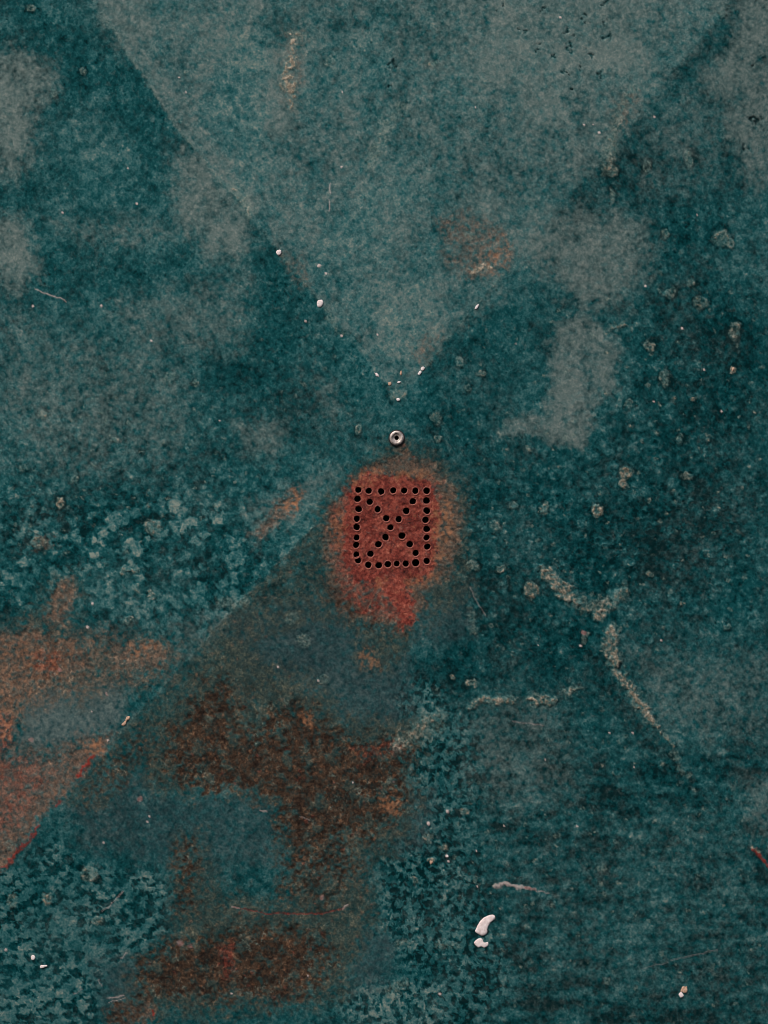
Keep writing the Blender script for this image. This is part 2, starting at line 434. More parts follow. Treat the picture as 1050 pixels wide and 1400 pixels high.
poly('brown', 0.92, 12, [(228, 1010), (262, 965), (288, 932), (325, 945), (322, 990), (345, 1012), (365, 982), (395, 964), (430, 972), (445, 1002), (500, 1014),
                         (545, 1014), (560, 1030), (545, 1060), (556, 1100), (520, 1140), (462, 1150), (450, 1182), (400, 1184), (386, 1150), (380, 1100),
                         (340, 1082), (280, 1082), (232, 1064)], 12, 7)
poly('brown', 0.55, 16, [(385, 1150), (480, 1140), (490, 1200), (440, 1240), (395, 1230)], 10, 7)
poly('brown', 0.95, 12, [(186, 1365), (190, 1325), (235, 1292), (300, 1284), (335, 1268), (400, 1280), (450, 1292), (440, 1350), (400, 1372), (300, 1368), (230, 1370)], 10, 7)
poly('brown', 0.62, 9, [(240, 1160), (262, 1150), (268, 1200), (262, 1250), (240, 1250)], 8, 6)
poly('olive', 0.5, 12, [(395, 1180), (470, 1170), (500, 1190), (500, 1250), (460, 1275), (330, 1275), (300, 1240), (390, 1235)], 12, 7)
poly('brown', 0.5, 20, [(210, 1050), (180, 1040), (160, 1070), (120, 1090), (140, 1050), (200, 1010)], 8, 6)
poly('brown', 0.62, 10, [(37, 890), (60, 882), (84, 898), (80, 920), (45, 924)], 6, 6)
poly('brown', 0.6, 8, [(145, 1388), (180, 1378), (190, 1400), (145, 1420)], 6, 5)
poly('brown', 0.50, 14, [(450, 800), (520, 835), (560, 850), (545, 862), (500, 850), (465, 838)], 6, 6)

poly('red', 0.97, 8, [(480, 660), (500, 648), (560, 652), (592, 656), (600, 700), (598, 762), (586, 788), (560, 796), (562, 820), (566, 848), (548, 858), (538, 830), (520, 806),
                       (480, 792), (468, 760), (470, 700), (474, 674)], 4, 6)
poly('red', 0.38, 9, [(455, 700), (478, 660), (478, 790), (540, 810), (545, 850), (500, 838), (470, 815), (455, 770)], 6, 7)
poly('red', 0.3, 8, [(-300, 960), (6, 975), (14, 1000), (6, 1030), (-300, 1040)], 6, 5)
poly('red', 0.16, 14, [(-300, 1030), (40, 1040), (70, 1060), (20, 1130), (-300, 1300)], 8, 6)
poly('red', 0.24, 8, [(40, 892), (66, 888), (82, 900), (78, 918), (45, 920)], 6, 6)
poly('red', 0.22, 8, [(298, 1300), (316, 1295), (320, 1330), (305, 1345)], 5, 5)
poly('red', 0.18, 9, [(480, 1022), (545, 1014), (552, 1028), (500, 1040)], 5, 5)

poly('ochre', 0.37, 9, [(592, 690), (612, 684), (618, 720), (606, 762), (594, 766)], 6, 5)
poly('ochre', 0.24, 9, [(450, 720), (468, 690), (472, 720), (464, 760)], 6, 5)
poly('ochre', 0.27, 7, [(476, 660), (500, 644), (590, 646), (596, 656), (520, 656), (486, 668)], 5, 5)
poly('ochre', 0.22, 7, [(550, 790), (600, 780), (596, 796), (556, 804)], 5, 5)
poly('ochre', 0.31, 6, [(510, 795), (530, 785), (528, 800), (516, 806)], 4, 4)
poly('ochre', 0.34, 7, [(384, 694), (404, 670), (412, 676), (400, 700)], 5, 5)
poly('ochre', 0.13, 9, [(645, 368), (655, 345), (690, 325), (704, 332), (690, 360), (668, 380), (652, 380)], 6, 5)
poly('ochre', 0.31, 8, [(175, 882), (210, 880), (205, 895), (178, 898)], 6, 5)
poly('ochre', 0.31, 8, [(412, 976), (428, 978), (426, 995), (414, 992)], 5, 5)
poly('ochre', 0.41, 8, [(516, 1092), (534, 1086), (546, 1100), (540, 1116), (522, 1112)], 6, 5)
poly('ochre', 0.27, 8, [(-300, 960), (10, 985), (12, 1010), (-300, 1020)], 6, 5)
poly('ochre', 0.31, 7, [(110, 1020), (140, 1012), (136, 1030), (116, 1034)], 5, 5)
poly('ochre', 0.24, 8, [(490, 890), (512, 884), (516, 912), (500, 916)], 5, 5)

# wear: every film is eaten into by the grain of the surface
E_n = 0.75 * fbm(gx, gy, 11, 3, 161) + 0.55 * fbm(gx, gy, 5.5, 1, 165)
for k_, e_ in (('dust', 0.42), ('slate', 0.35), ('stain', 0.42), ('olive', 0.5), ('brown', 0.75), ('red', 0.5), ('ochre', 0.9)):
    a_ = A[k_]
    A[k_] = np.clip(a_ + e_ * E_n * 4 * np.clip(a_, 0, 1) * (1.08 - np.clip(a_, 0, 1)), 0, 1.1).astype(np.float32)
tone = A['tone']

# flecks of rust thrown about the washes
f1, fid = worley(gx + 2 * w_f[0], gy + 2 * w_f[1], 9, 131)
fl = (1 - sstep(0.12, 0.35, f1))
wash = np.clip(A['stain'] + 0.7 * A['olive'] + A['brown'] + A['red'], 0, 1)
A['ochre'] = np.maximum(A['ochre'], 0.26 * fl * (fid > 0.9) * wash)
A['red'] = np.maximum(A['red'], 0.22 * fl * (fid < 0.05) * wash)
A['brown'] = np.maximum(A['brown'], 0.45 * fl * ((fid > 0.3) & (fid < 0.40)) * wash)
f1, fid = worley(gx + 5 * w_f[0], gy + 5 * w_f[1], 16, 135)
pale = sstep(0.22, 0.55, fbm(gx + 6 * w_f[0], gy + 6 * w_f[1], 9, 3, 136)) * sstep(-0.15, 0.35, fbm(gx, gy, 45, 2, 139))
A['crust_hilite'] = np.maximum(A['crust_hilite'], 0.36 * pale * np.clip(A['brown'] * 1.2 + 0.5 * A['olive'], 0, 1))
A['brown'] *= 1 - 0.75 * sstep(0.05, 0.42, fbm(gx + 5 * w_f[0], gy + 5 * w_f[1], 20, 4, 141))

# ------------------------------------------------------------------ crusts, blisters, chips of the coating, painted crease highlights
stroke('crust_hilite', 0.70, 4.5, [(640, 968), (655, 960), (680, 957), (702, 957)], 4, 6, 6, 0.3, relief=1.6)
stroke('crust_hilite', 0.70, 5, [(720, 955), (738, 957), (758, 958)], 4, 6, 6, 0.3, relief=1.6)
stroke('crust_hilite', 0.55, 4, [(774, 948), (792, 940)], 4, 6, 6, 0.3, relief=1.2)
stroke('crust_hilite', 0.72, 7, [(744, 775), (756, 795), (770, 812), (785, 822)], 4, 8, 7, 0.2, relief=1.6)
stroke('crust_hilite', 0.50, 9, [(785, 822), (806, 832), (836, 826), (852, 808)], 6, 8, 6, 0.1, relief=1.2)
stroke('crust_hilite', 0.62, 9, [(837, 862), (834, 882), (840, 905)], 4, 6, 5, 0.1, relief=1.2)
stroke('crust_hilite', 0.74, 6.5, [(838, 900), (845, 920), (862, 942), (880, 968), (893, 985), (902, 996)], 4, 7, 7, 0.2, relief=1.8)
stroke('crust_hilite', 0.62, 2.5, [(910, 1006), (920, 1020)], 2, 3, 3, relief=1.2)
stroke('crust_hilite', 0.36, 3.5, [(922, 1028), (934, 1052), (942, 1062)], 3, 5, 5)
stroke('crust_hilite', 0.52, 8, [(545, 1020), (565, 1005), (582, 990), (598, 982)], 6, 7, 6, relief=0.8)
stroke('crust_hilite', 0.30, 12, [(580, 985), (600, 990)], 6, 7, 6)
stroke('crust_hilite', 0.80, 6, [(398, 45), (399, 62), (394, 85), (392, 105), (400, 122), (402, 140)], 4, 10, 8, 0.2, relief=0.6)
stroke('crust_hilite', 0.40, 5, [(398, 42), (412, 44)], 3, 6, 6)
stroke('crust_hilite', 0.80, 3.2, [(650, 372), (660, 364), (672, 366)], 2, 3, 3, relief=0.8)
stroke('crust_hilite', 0.42, 6, [(320, 255), (333, 272), (340, 290)], 5, 6, 5, relief=0.5)
stroke('crust_hilite', 0.42, 9, [(838, 190), (832, 218), (834, 232)], 5, 6, 5, relief=0.4)
stroke('crust_hilite', 0.30, 5, [(868, 115), (848, 150), (838, 185)], 5, 6, 5, relief=0.4)
stroke('crust_hilite', 0.36, 5, [(505, 225), (530, 165), (550, 145)], 5, 7, 6)
stroke('crust_hilite', 0.55, 3.5, [(840, 447), (852, 444)], 2, 5, 5, relief=1.0)
stroke('crust_hilite', 0.34, 5, [(300, 820), (320, 828), (335, 822)], 5, 8, 6)
stroke('crust_hilite', 0.50, 2.2, [(166, 785), (172, 780), (184, 781)], 2, 4, 4, relief=0.7)
stroke('crust_hilite', 0.50, 2.0, [(186, 800), (190, 812)], 1.5, 3, 3, relief=0.7)
stroke('crust_hilite', 0.42, 4, [(645, 838), (648, 862)], 4, 6, 6, relief=0.6)
stroke('crust_hilite', 0.40, 3, [(540, 1296), (562, 1292)], 4, 5, 5, relief=0.5)
stroke('crust_hilite', 0.40, 3, [(600, 1296), (626, 1296)], 4, 5, 5, relief=0.5)
stroke('crust_hilite', 0.34, 7, [(535, 1360), (550, 1350)], 5, 6, 6, relief=0.5)
stroke('crust_hilite', 0.40, 3, [(440, 416), (456, 440), (468, 460)], 3, 8, 6)

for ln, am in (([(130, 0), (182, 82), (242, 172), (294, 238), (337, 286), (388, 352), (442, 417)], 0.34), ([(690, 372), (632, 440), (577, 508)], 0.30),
               ([(440, 708), (382, 768), (332, 818), (287, 868), (242, 918), (188, 976), (162, 1004)], 0.30)):  # thin broken highlight painted along the crease ridges
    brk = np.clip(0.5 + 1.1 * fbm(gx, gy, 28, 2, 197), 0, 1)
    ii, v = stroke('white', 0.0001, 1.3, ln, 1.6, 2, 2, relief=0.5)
    A['crust_hilite'][ii] = np.maximum(A['crust_hilite'][ii], am * v / 0.0001 * brk[ii])
BL = [  # x, y, rx, ry, crust amount, relief: round blisters
    (990, 322, 12, 12, .38, 1.0), (943, 215, 6, 13, .30, .8), (885, 225, 6, 10, .30, .8), (837, 234, 8, 8, .45, 1.4), (837, 266, 4, 12, .34, .9),
    (911, 318, 5, 7, .36, .8), (960, 412, 9, 8, .36, .9), (1007, 452, 8, 13, .34, .9), (910, 517, 7, 13, .36, .9), (888, 473, 8, 7, .45, 1.0),
    (915, 402, 8, 7, .30, .8), (946, 386, 7, 7, .30, .8), (920, 395, 5, 5, .3, .6), (856, 648, 10, 9, .66, 1.8), (853, 662, 6, 6, .7, 1.6),
    (817, 697, 9, 9, .70, 1.8), (942, 652, 8, 5, .38, .9), (675, 720, 8, 9, .38, 1.0), (744, 695, 7, 10, .42, .9), (727, 807, 10, 10, .60, 1.5),
    (820, 841, 9, 8, .66, 1.3), (646, 772, 9, 8, .28, .7), (686, 778, 6, 6, .46, .9), (890, 784, 6, 5, .50, 1.0), (994, 857, 4, 5, .42, .9),
    (798, 874, 4, 7, .40, .8), (1003, 505, 4, 5, .66, 1.0), (950, 545, 5, 4, .55, .9), (862, 552, 6, 6, .30, .7), (932, 600, 5, 7, .26, .7),
    (644, 935, 8, 5, .45, .9), (617, 928, 4, 4, .5, .8), (208, 720, 12, 12, .36, .9), (205, 813, 6, 6, .50, 1.0), (56, 566, 7, 7, .45, 1.0),
    (80, 687, 5, 7, .55, .9), (50, 742, 12, 8, .40, .7), (174, 578, 3, 4, .55, .7), (157, 600, 6, 4, .42, .6), (173, 848, 8, 6, .34, .7),
    (232, 517, 8, 8, .28, .6), (267, 522, 4, 4, .40, .6), (120, 1197, 12, 12, .36, .8), (62, 1231, 7, 9, .50, 1.0), (12, 1235, 8, 9, .36, .8),
    (130, 1262, 7, 6, .40, .8), (400, 845, 10, 8, .28, .6), (415, 875, 12, 9, .34, .7), (440, 930, 10, 6, .26, .6), (634, 1112, 7, 6, .5, 1.0),
    (586, 1147, 8, 6, .42, .9), (606, 1160, 6, 5, .46, .9), (566, 1206, 5, 6, .42, .8), (590, 1180, 4, 4, .6, 1.0), (833, 1346, 6, 6, .34, .8),
    (825, 1190, 7, 5, .30, .6), (992, 15, 5, 5, .2, .6), (700, 690, 7, 6, .22, .7), (600, 600, 6, 5, .38, .8), (596, 572, 8, 7, .34, .7),
    (490, 590, 5, 8, .40, .8), (544, 540, 12, 9, .34, .6), (630, 495, 6, 8, .28, .8), (640, 530, 5, 5, .32, .8), (657, 510, 6, 4, .42, .8),
    (110, 95, 6, 6, .25, .5), (70, 125, 5, 5, .2, .5), (40, 5, 8, 5, .3, .6), (255, 97, 3, 3, .3, .5), (640, 322, 8, 8, .22, .5), (590, 85, 8, 5, .4, .7),
    (450, 80, 6, 6, .3, .6), (1003, 330, 5, 7, .34, .7), (650, 1205, 5, 5, .3, .6), (12, 1160, 9, 7, .2, .5), (30, 640, 6, 6, .24, .7), (100, 655, 6, 6, .24, .7)]
for (x, y, rx, ry, am, rl) in BL:
    m = max(rx, ry) * 1.8 + 8
    ii = sel(x - m, x + m, y - m, y + m)
    X, Y = gx[ii] + 2.4 * w_f[0][ii] + 4 * w_s[0][ii], gy[ii] + 2.4 * w_f[1][ii] + 4 * w_s[1][ii]
    qq = np.hypot((X - x) / rx, (Y - y) / ry)
    v = (1 - sstep(0.7, 1.15, qq)) * (0.55 + 0.45 * sstep(0.2, 0.85, qq))
    A['crust_hilite'][ii] = np.maximum(A['crust_hilite'][ii], 1.35 * am * v)
    H[ii] += 0.65 * rl * (1 - sstep(0.6, 1.2, qq)) * (0.6 + 0.6 * sstep(0.1, 0.8, qq))
    A['tone'][ii] -= 0.20 * np.exp(-((qq - 1.25) / 0.25) ** 2)
f1, fid = worley(gx + 3 * w_f[0], gy + 3 * w_f[1], 15, 171)
q = np.clip(np.maximum.reduce([zone(860, 660, 280, 330), 0.9 * zone(850, 1200, 280, 260), 0.8 * zone(180, 640, 260, 160), 0.6 * zone(620, 1080, 120, 200), 0.5 * zone(500, 480, 200, 120)]), 0, 1)
A['crust_hilite'] = np.maximum(A['crust_hilite'], q * 0.46 * (fid > 0.72) * (1 - sstep(0.06 + 0.16 * (fid - 0.7), 0.12 + 0.5 * (fid - 0.7), f1)))
A['dust'] += 0.24 * sstep(0.12, 0.6, fbm(gx + 5 * w_f[0], gy + 5 * w_f[1], 8, 3, 175)) * (0.6 + 0.6 * np.clip(n_mid, -1, 1)) * (1 - np.clip(A['red'] + A['brown'], 0, 1))
cr_n = fbm(gx, gy, 6, 2, 151)
A['crust_hilite'] *= np.clip(0.85 + 0.9 * cr_n, 0.15, 1.5)
H += 0.9 * A['crust_hilite'] * np.clip(cr_n, -1, 1)

rst = np.clip(np.maximum.reduce([A['brown'], A['red'], 0.9 * A['stain']]), 0, 1)
H += (-0.75 * sstep(0.25, 0.6, rst) + 0.55 * rst * fbm(gx, gy, 7, 2, 181) + 0.35 * rst * fbm(gx, gy, 15, 2, 185)).astype(np.float32)
# pits in the coating, high on the panel
for (x, y, rx, ry) in [(538, 82, 5, 7), (532, 86, 3, 3), (688, 6, 4, 5), (745, 7, 6, 5), (828, 3, 5, 3), (778, 40, 6, 4), (827, 27, 3, 3), (780, 63, 7, 5), (809, 72, 5, 5),
                       (830, 50, 6, 4), (822, 100, 4, 3), (795, 88, 3, 3), (1036, 160, 7, 8), (1030, 87, 3, 3), (775, 95, 4, 3), (760, 75, 3, 3), (1020, 200, 4, 4),
                       (535, 115, 3, 3), (800, 20, 3, 3), (715, 40, 3, 3), (735, 60, 3, 3), (780, 120, 3, 3)]:
    m = 16
    ii = sel(x - m, x + m, y - m, y + m)
    X, Y = gx[ii] + 9 * w_f[0][ii], gy[ii] + 9 * w_f[1][ii]
    v = 1 - sstep(0.3, 1.25, np.hypot((X - x) / rx, (Y - y) / ry))
    A['tone'][ii] -= 0.42 * v
    A['dust'][ii] *= 1 - 0.9 * v
    A['stain'][ii] *= 1 - 0.9 * v
    H[ii] -= 1.6 * v

# ------------------------------------------------------------------ scratches and bare flecks
stroke('scar', 0.72, 0.9, [(318, 1244), (335, 1248), (365, 1252), (400, 1253), (440, 1252), (462, 1248), (470, 1244)], 1.0, 2, 1, 0.5, relief=-0.5)
stroke('white', 0.55, 0.8, [(468, 1246), (475, 1240)], 1.0, 1, 1)
stroke('white', 0.50, 0.8, [(316, 1243), (326, 1245)], 1.0, 1, 1)
stroke('scar', 0.95, 2.8, [(106, 1062), (116, 1046), (126, 1036)], 2, 4, 4, 0.3, relief=0.6)
stroke('scar', 0.80, 2.0, [(-10, 1198), (4, 1184), (18, 1168), (34, 1156), (44, 1142), (50, 1132)], 2, 4, 4, 0.2, relief=0.5)
stroke('scar', 0.7, 1.8, [(76, 1102), (78, 1098)], 1.5, 3, 3)
stroke('scar', 0.75, 2.4, [(1033, 1163), (1040, 1172), (1050, 1184), (1062, 1198)], 1.5, 3, 3, relief=0.5)
stroke('crust_hilite', 0.7, 1.5, [(1029, 1160), (1040, 1167)], 1.2, 2, 2)
stroke('scar', 0.9, 1.6, [(206, 1388), (206, 1394)], 1.2, 2, 2)
stroke('scar', 0.2, 5, [(312, 1304), (308, 1320)], 4, 5, 4)
stroke('white', 0.55, 2.2, [(676, 1215), (690, 1213), (708, 1214), (722, 1217), (734, 1220)], 1.5, 3, 3, 0.4, relief=0.6)
stroke('scar', 0.6, 1.4, [(720, 1216), (734, 1220)], 1.2, 2, 2)
stroke('white', 0.40, 0.6, [(738, 1221), (752, 1224)], 1.0, 1, 1)
stroke('white', 0.50, 0.6, [(45, 393), (56, 397), (66, 401), (76, 405), (88, 411)], 1.0, 2, 1, 0.6, relief=0.3)
stroke('white', 0.42, 0.7, [(452, 250), (452, 264)], 0.8, 1, 1)
stroke('white', 0.42, 0.7, [(451, 272), (450, 288)], 0.8, 1, 1)
stroke('white', 0.20, 0.4, [(920, 1318), (950, 1310), (985, 1303)], 1.0, 2, 1)
stroke('white', 0.14, 0.4, [(880, 1330), (915, 1320)], 1.0, 2, 1)
stroke('white', 0.22, 0.7, [(700, 987), (718, 989), (742, 993)], 1.2, 2, 1)
stroke('white', 0.50, 0.45, [(138, 1250), (147, 1242), (158, 1230), (166, 1221)], 0.9, 2, 2, 0.3, relief=0.3)
stroke('white', 0.40, 0.7, [(162, 1316), (172, 1308)], 0.9, 2, 2)
for k, (x0, y0, x1, y1) in enumerate([(143, 1371, 166, 1366), (146, 1376, 168, 1370), (132, 1344, 135, 1352), (98, 1365, 108, 1357)]):
    stroke('white', 0.55 if k < 2 else 0.35, 0.5, [(x0, y0), (x1, y1)], 0.9, 2, 2)
stroke('white', 0.22, 0.5, [(642, 803), (650, 820), (664, 842)], 0.9, 1, 1)
stroke('white', 0.30, 0.6, [(410, 1118), (422, 1124)], 0.8, 1, 1)
stroke('white', 0.5, 0.8, [(355, 1110), (364, 1111)], 0.8, 1, 1)
FLECKS = [(83, 288, 1.5), (186, 277, 1.5), (137, 417, 1.6), (206, 465, 1.3), (253, 124, 1.4), (244, 104, 1.2), (42, 417, 1.5), (173, 228, 1.2), (467, 227, 1.3),
          (468, 123, 1.0), (650, 145, 1.0), (767, 20, 1.6), (820, 180, 1.6), (799, 169, 1.2), (812, 169, 1.0), (896, 158, 1.8), (884, 390, 1.6), (934, 448, 1.6), (964, 505, 1.4),
          (988, 562, 1.5), (895, 549, 1.3), (955, 292, 1.2), (437, 363, 2.0), (446, 374, 1.5), (435, 364, 1.6), (118, 858, 2.0), (125, 826, 1.5), (380, 912, 1.4), (435, 931, 1.3),
          (905, 876, 1.3), (794, 883, 1.8), (736, 882, 1.0), (746, 1040, 1.2), (790, 1132, 1.2), (690, 1131, 1.4), (602, 1364, 1.8), (586, 1128, 2.0), (612, 1111, 2.2), (652, 1166, 1.6),
          (482, 1071, 1.2), (420, 1339, 1.2), (140, 1154, 1.2), (203, 1118, 1.6), (200, 1126, 1.3), (315, 1364, 1.2), (653, 1215, 1.2), (868, 1050, 1.0), (866, 1003, 1.4), (834, 1003, 1.3),
          (516, 458, 1.5), (418, 440, 1.6), (467, 460, 1.5), (611, 1173, 2.0), (614, 1180, 1.6), (146, 1013, 1.0), (124, 974, 1.0), (4, 1303, 2.0), (705, 470, 1.0), (300, 575, 1.2)]
for (x, y, r) in FLECKS:
    ii = sel(x - 6, x + 6, y - 6, y + 6)
    d = np.hypot(gx[ii] - x + 0.8 * w_f[0][ii], (gy[ii] - y + 0.8 * w_f[1][ii]) * 0.9)
    v = 1 - sstep(r * 0.6, r * 1.25, d)
    A['white'][ii] = np.maximum(A['white'][ii], 0.8 * v)
    H[ii] += 0.6 * v
for (x, y, r, am) in [(798, 865, 3.0, .7), (40, 1013, 3, .6), (80, 917, 3, .6), (145, 950, 2, .6), (440, 1231, 3, .5), (244, 1294, 4, .5), (258, 1297, 3, .5), (190, 1094, 4, .5), (538, 1070, 2, .4)]:
    ii = sel(x - 8, x + 8, y - 8, y + 8)
    v = 1 - sstep(r * 0.6, r * 1.3, np.hypot(gx[ii] - x + 2 * w_f[0][ii], gy[ii] - y + 2 * w_f[1][ii]))
    A['scar'][ii] = np.maximum(A['scar'][ii], am * v * 0.7)
    A['white'][ii] = np.maximum(A['white'][ii], am * v * 0.5)

# how rough the grain of the surface is
A['grain'] += 0.55 + 0.25 * n_mid + 0.5 * np.clip(A['red'] + A['brown'] + 0.6 * A['stain'], 0, 1)

# ------------------------------------------------------------------ materials
def nt(name):
    m = bpy.data.materials.new(name)
    m.use_nodes = True
    t = m.node_tree
    return m, t, t.nodes, t.links, t.nodes['Principled BSDF']

def lk(l, a, b): l.new(a, b)

class NB:
    """small helper that wires shader nodes"""
    def __init__(s, t): s.t, s.n, s.l = t, t.nodes, t.links
    def put(s, sock, v):
        if isinstance(v, bpy.types.NodeSocket): s.l.new(v, sock)
        elif v is not None: sock.default_value = v
    def math(s, op, a, b=None, c=None, clamp=False):
        n = s.n.new('ShaderNodeMath'); n.operation = op; n.use_clamp = clamp
        s.put(n.inputs[0], a); s.put(n.inputs[1], b); s.put(n.inputs[2], c)
        return n.outputs[0]
    def attr(s, k):
        n = s.n.new('ShaderNodeAttribute'); n.attribute_type = 'GEOMETRY'; n.attribute_name = k
        return n.outputs['Fac']
    def noise(s, vec, scale, detail=2.0, rough=0.55, dist=0.0):
        n = s.n.new('ShaderNodeTexNoise'); s.l.new(vec, n.inputs['Vector'])
        n.inputs['Scale'].default_value = scale; n.inputs['Detail'].default_value = detail
        n.inputs['Roughness'].default_value = rough; n.inputs['Distortion'].default_value = dist
        return n.outputs['Fac']
    def ramp(s, fac, stops):
        n = s.n.new('ShaderNodeValToRGB'); s.l.new(fac, n.inputs[0])
        e = n.color_ramp.elements
        while len(e) < len(stops): e.new(0.5)
        for k, (p, c) in zip(e, stops):
            k.position = p; k.color = (*c, 1)
        return n.outputs[0]
    def mix(s, fac, a, b):
        n = s.n.new('ShaderNodeMix'); n.data_type = 'RGBA'
        s.put(n.inputs[0], fac); s.put(n.inputs[6], a); s.put(n.inputs[7], b)
        return n.outputs[2]

def srgb(r, g, b):
    f = lambda c: (c / 255 / 12.92) if c <= 10 else ((c / 255 + 0.055) / 1.055) ** 2.4
    return (f(r), f(g), f(b))

def sheet_material():
    m, t, n, l, bsdf = nt('weathered_teal_paint')
    B = NB(t)
    mp = n.new('ShaderNodeMapping'); l.new(n.new('ShaderNodeTexCoord').outputs['Object'], mp.inputs[0])
    mp.inputs['Rotation'].default_value = (0.7, 0.5, 0.9)
    tc = mp.outputs[0]
    g1 = B.noise(tc, 620, 2.0, 0.6)               # about 3 grid units
    g2 = B.noise(tc, 260, 3.0, 0.6)
    g3 = B.noise(tc, 950, 1.0, 0.5)
    g4 = B.noise(tc, 420, 3.0, 0.65, 0.6)
    c5 = B.math('SUBTRACT', B.noise(tc, 105, 4.0, 0.6, 0.8), 0.5)
    c1 = B.math('SUBTRACT', g1, 0.5); c2 = B.math('SUBTRACT', g2, 0.5)
    c3 = B.math('SUBTRACT', g3, 0.5); c4 = B.math('SUBTRACT', g4, 0.5)
    gsum = B.math('ADD', B.math('MULTIPLY', c1, 0.75), B.math('ADD', B.math('MULTIPLY', c2, 0.75), B.math('MULTIPLY', c3, 0.12)))
    tone = B.math('ADD', B.attr('tone'), B.math('MULTIPLY', gsum, 0.85))
    col = B.ramp(tone, [(0.0, srgb(1, 34, 37)), (0.20, srgb(3, 53, 57)), (0.45, srgb(19, 75, 79)), (0.66, srgb(50, 98, 101)), (0.85, srgb(88, 118, 116)), (1.0, srgb(124, 138, 130))])

    def layer(col, key, colour, amp, noise, gain=1.0):
        a = B.attr(key)
        gate = B.math('MULTIPLY', a, 5.0, clamp=True)
        f = B.math('ADD', B.math('MULTIPLY', a, gain), B.math('MULTIPLY', B.math('MULTIPLY', noise, amp), gate), clamp=True)
        return B.mix(f, col, colour)
    n05 = B.math('ADD', B.math('MULTIPLY', gsum, 1.15), 0.5)
    n05b = B.math('ADD', B.math('ADD', B.math('MULTIPLY', c4, 1.3), B.math('ADD', B.math('MULTIPLY', c1, 0.6), B.math('MULTIPLY', c5, 1.1))), 0.5)
    slate = B.ramp(n05, [(0.1, srgb(22, 50, 56)), (0.9, srgb(72, 90, 92))])
    dust = B.ramp(n05, [(0.0, srgb(58, 88, 89)), (0.5, srgb(95, 113, 111)), (1.0, srgb(138, 146, 140))])
    stain = B.ramp(n05b, [(0.0, srgb(44, 42, 40)), (0.45, srgb(96, 80, 70)), (0.75, srgb(122, 102, 88)), (1.0, srgb(164, 136, 116))])
    olive = B.ramp(n05b, [(0.0, srgb(22, 38, 38)), (0.45, srgb(54, 67, 63)), (0.75, srgb(84, 91, 81)), (1.0, srgb(126, 124, 106))])
    brown = B.ramp(n05b, [(0.0, srgb(20, 18, 18)), (0.4, srgb(50, 40, 34)), (0.7, srgb(78, 62, 50)), (1.0, srgb(128, 104, 84))])
    red = B.ramp(n05b, [(0.0, srgb(54, 24, 24)), (0.4, srgb(117, 54, 48)), (0.68, srgb(150, 78, 66)), (1.0, srgb(192, 118, 98))])
    ochre = B.ramp(n05, [(0.0, srgb(108, 74, 54)), (1.0, srgb(182, 132, 100))])
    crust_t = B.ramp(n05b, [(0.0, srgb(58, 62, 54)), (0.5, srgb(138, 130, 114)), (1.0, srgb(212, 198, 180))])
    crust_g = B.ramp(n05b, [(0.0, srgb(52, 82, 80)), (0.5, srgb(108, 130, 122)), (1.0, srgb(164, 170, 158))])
    mr = n.new('ShaderNodeMapRange'); l.new(B.attr('crust_hilite'), mr.inputs[0])
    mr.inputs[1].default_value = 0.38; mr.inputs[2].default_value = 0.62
    crust_hilite = B.mix(mr.outputs[0], crust_g, crust_t)
    white = B.ramp(n05, [(0.0, srgb(196, 172, 166)), (1.0, srgb(236, 220, 216))])
    scar = B.ramp(n05b, [(0.0, srgb(62, 28, 26)), (1.0, srgb(152, 58, 50))])
    col = layer(col, 'slate', slate, 0.3, gsum)
    col = layer(col, 'dust', dust, 0.30, gsum)
    col = layer(col, 'olive', olive, 0.7, c4)
    col = layer(col, 'stain', stain, 0.7, c4)
    col = layer(col, 'brown', brown, 0.9, c4)
    col = layer(col, 'red', red, 0.7, c4)
    col = layer(col, 'ochre', ochre, 0.8, c1)
    col = layer(col, 'crust_hilite', crust_hilite, 0.9, c1)
    col = layer(col, 'white', white, 0.3, c1)
    col = layer(col, 'scar', scar, 1.0, c4)
    l.new(col, bsdf.inputs['Base Color'])
    rust = B.math('ADD', B.attr('red'), B.math('ADD', B.attr('brown'), B.attr('stain')), clamp=True)
    rough = B.math('ADD', B.math('ADD', 0.62, B.math('MULTIPLY', rust, 0.25)), B.math('MULTIPLY', B.attr('dust'), 0.1), clamp=True)
    l.new(rough, bsdf.inputs['Roughness'])
    bsdf.inputs['Specular IOR Level'].default_value = 0.03
    bump = n.new('ShaderNodeBump')
    bump.inputs['Distance'].default_value = 0.0004
    hgt = B.math('ADD', B.math('MULTIPLY', g1, 0.55), B.math('ADD', B.math('MULTIPLY', g2, 0.5), B.math('MULTIPLY', g4, 0.45)))
    l.new(hgt, bump.inputs['Height'])
    l.new(B.math('MULTIPLY', B.attr('grain'), 0.95, clamp=True), bump.inputs['Strength'])
    l.new(bump.outputs[0], bsdf.inputs['Normal'])
    return m

def simple_material(name, c0, c1, rough=0.7, metal=0.0, scale=600, bump=0.4, dist=0.0005):
    m, t, n, l, bsdf = nt(name)
    B = NB(t)
    tc = n.new('ShaderNodeTexCoord').outputs['Object']
    f = B.noise(tc, scale, 3.0, 0.6)
    l.new(B.ramp(f, [(0.3, c0), (0.7, c1)]), bsdf.inputs['Base Color'])
    bsdf.inputs['Roughness'].default_value = rough
    bsdf.inputs['Metallic'].default_value = metal
    b = n.new('ShaderNodeBump'); b.inputs['Strength'].default_value = bump; b.inputs['Distance'].default_value = dist
    l.new(f, b.inputs['Height']); l.new(b.outputs[0], bsdf.inputs['Normal'])
    return m

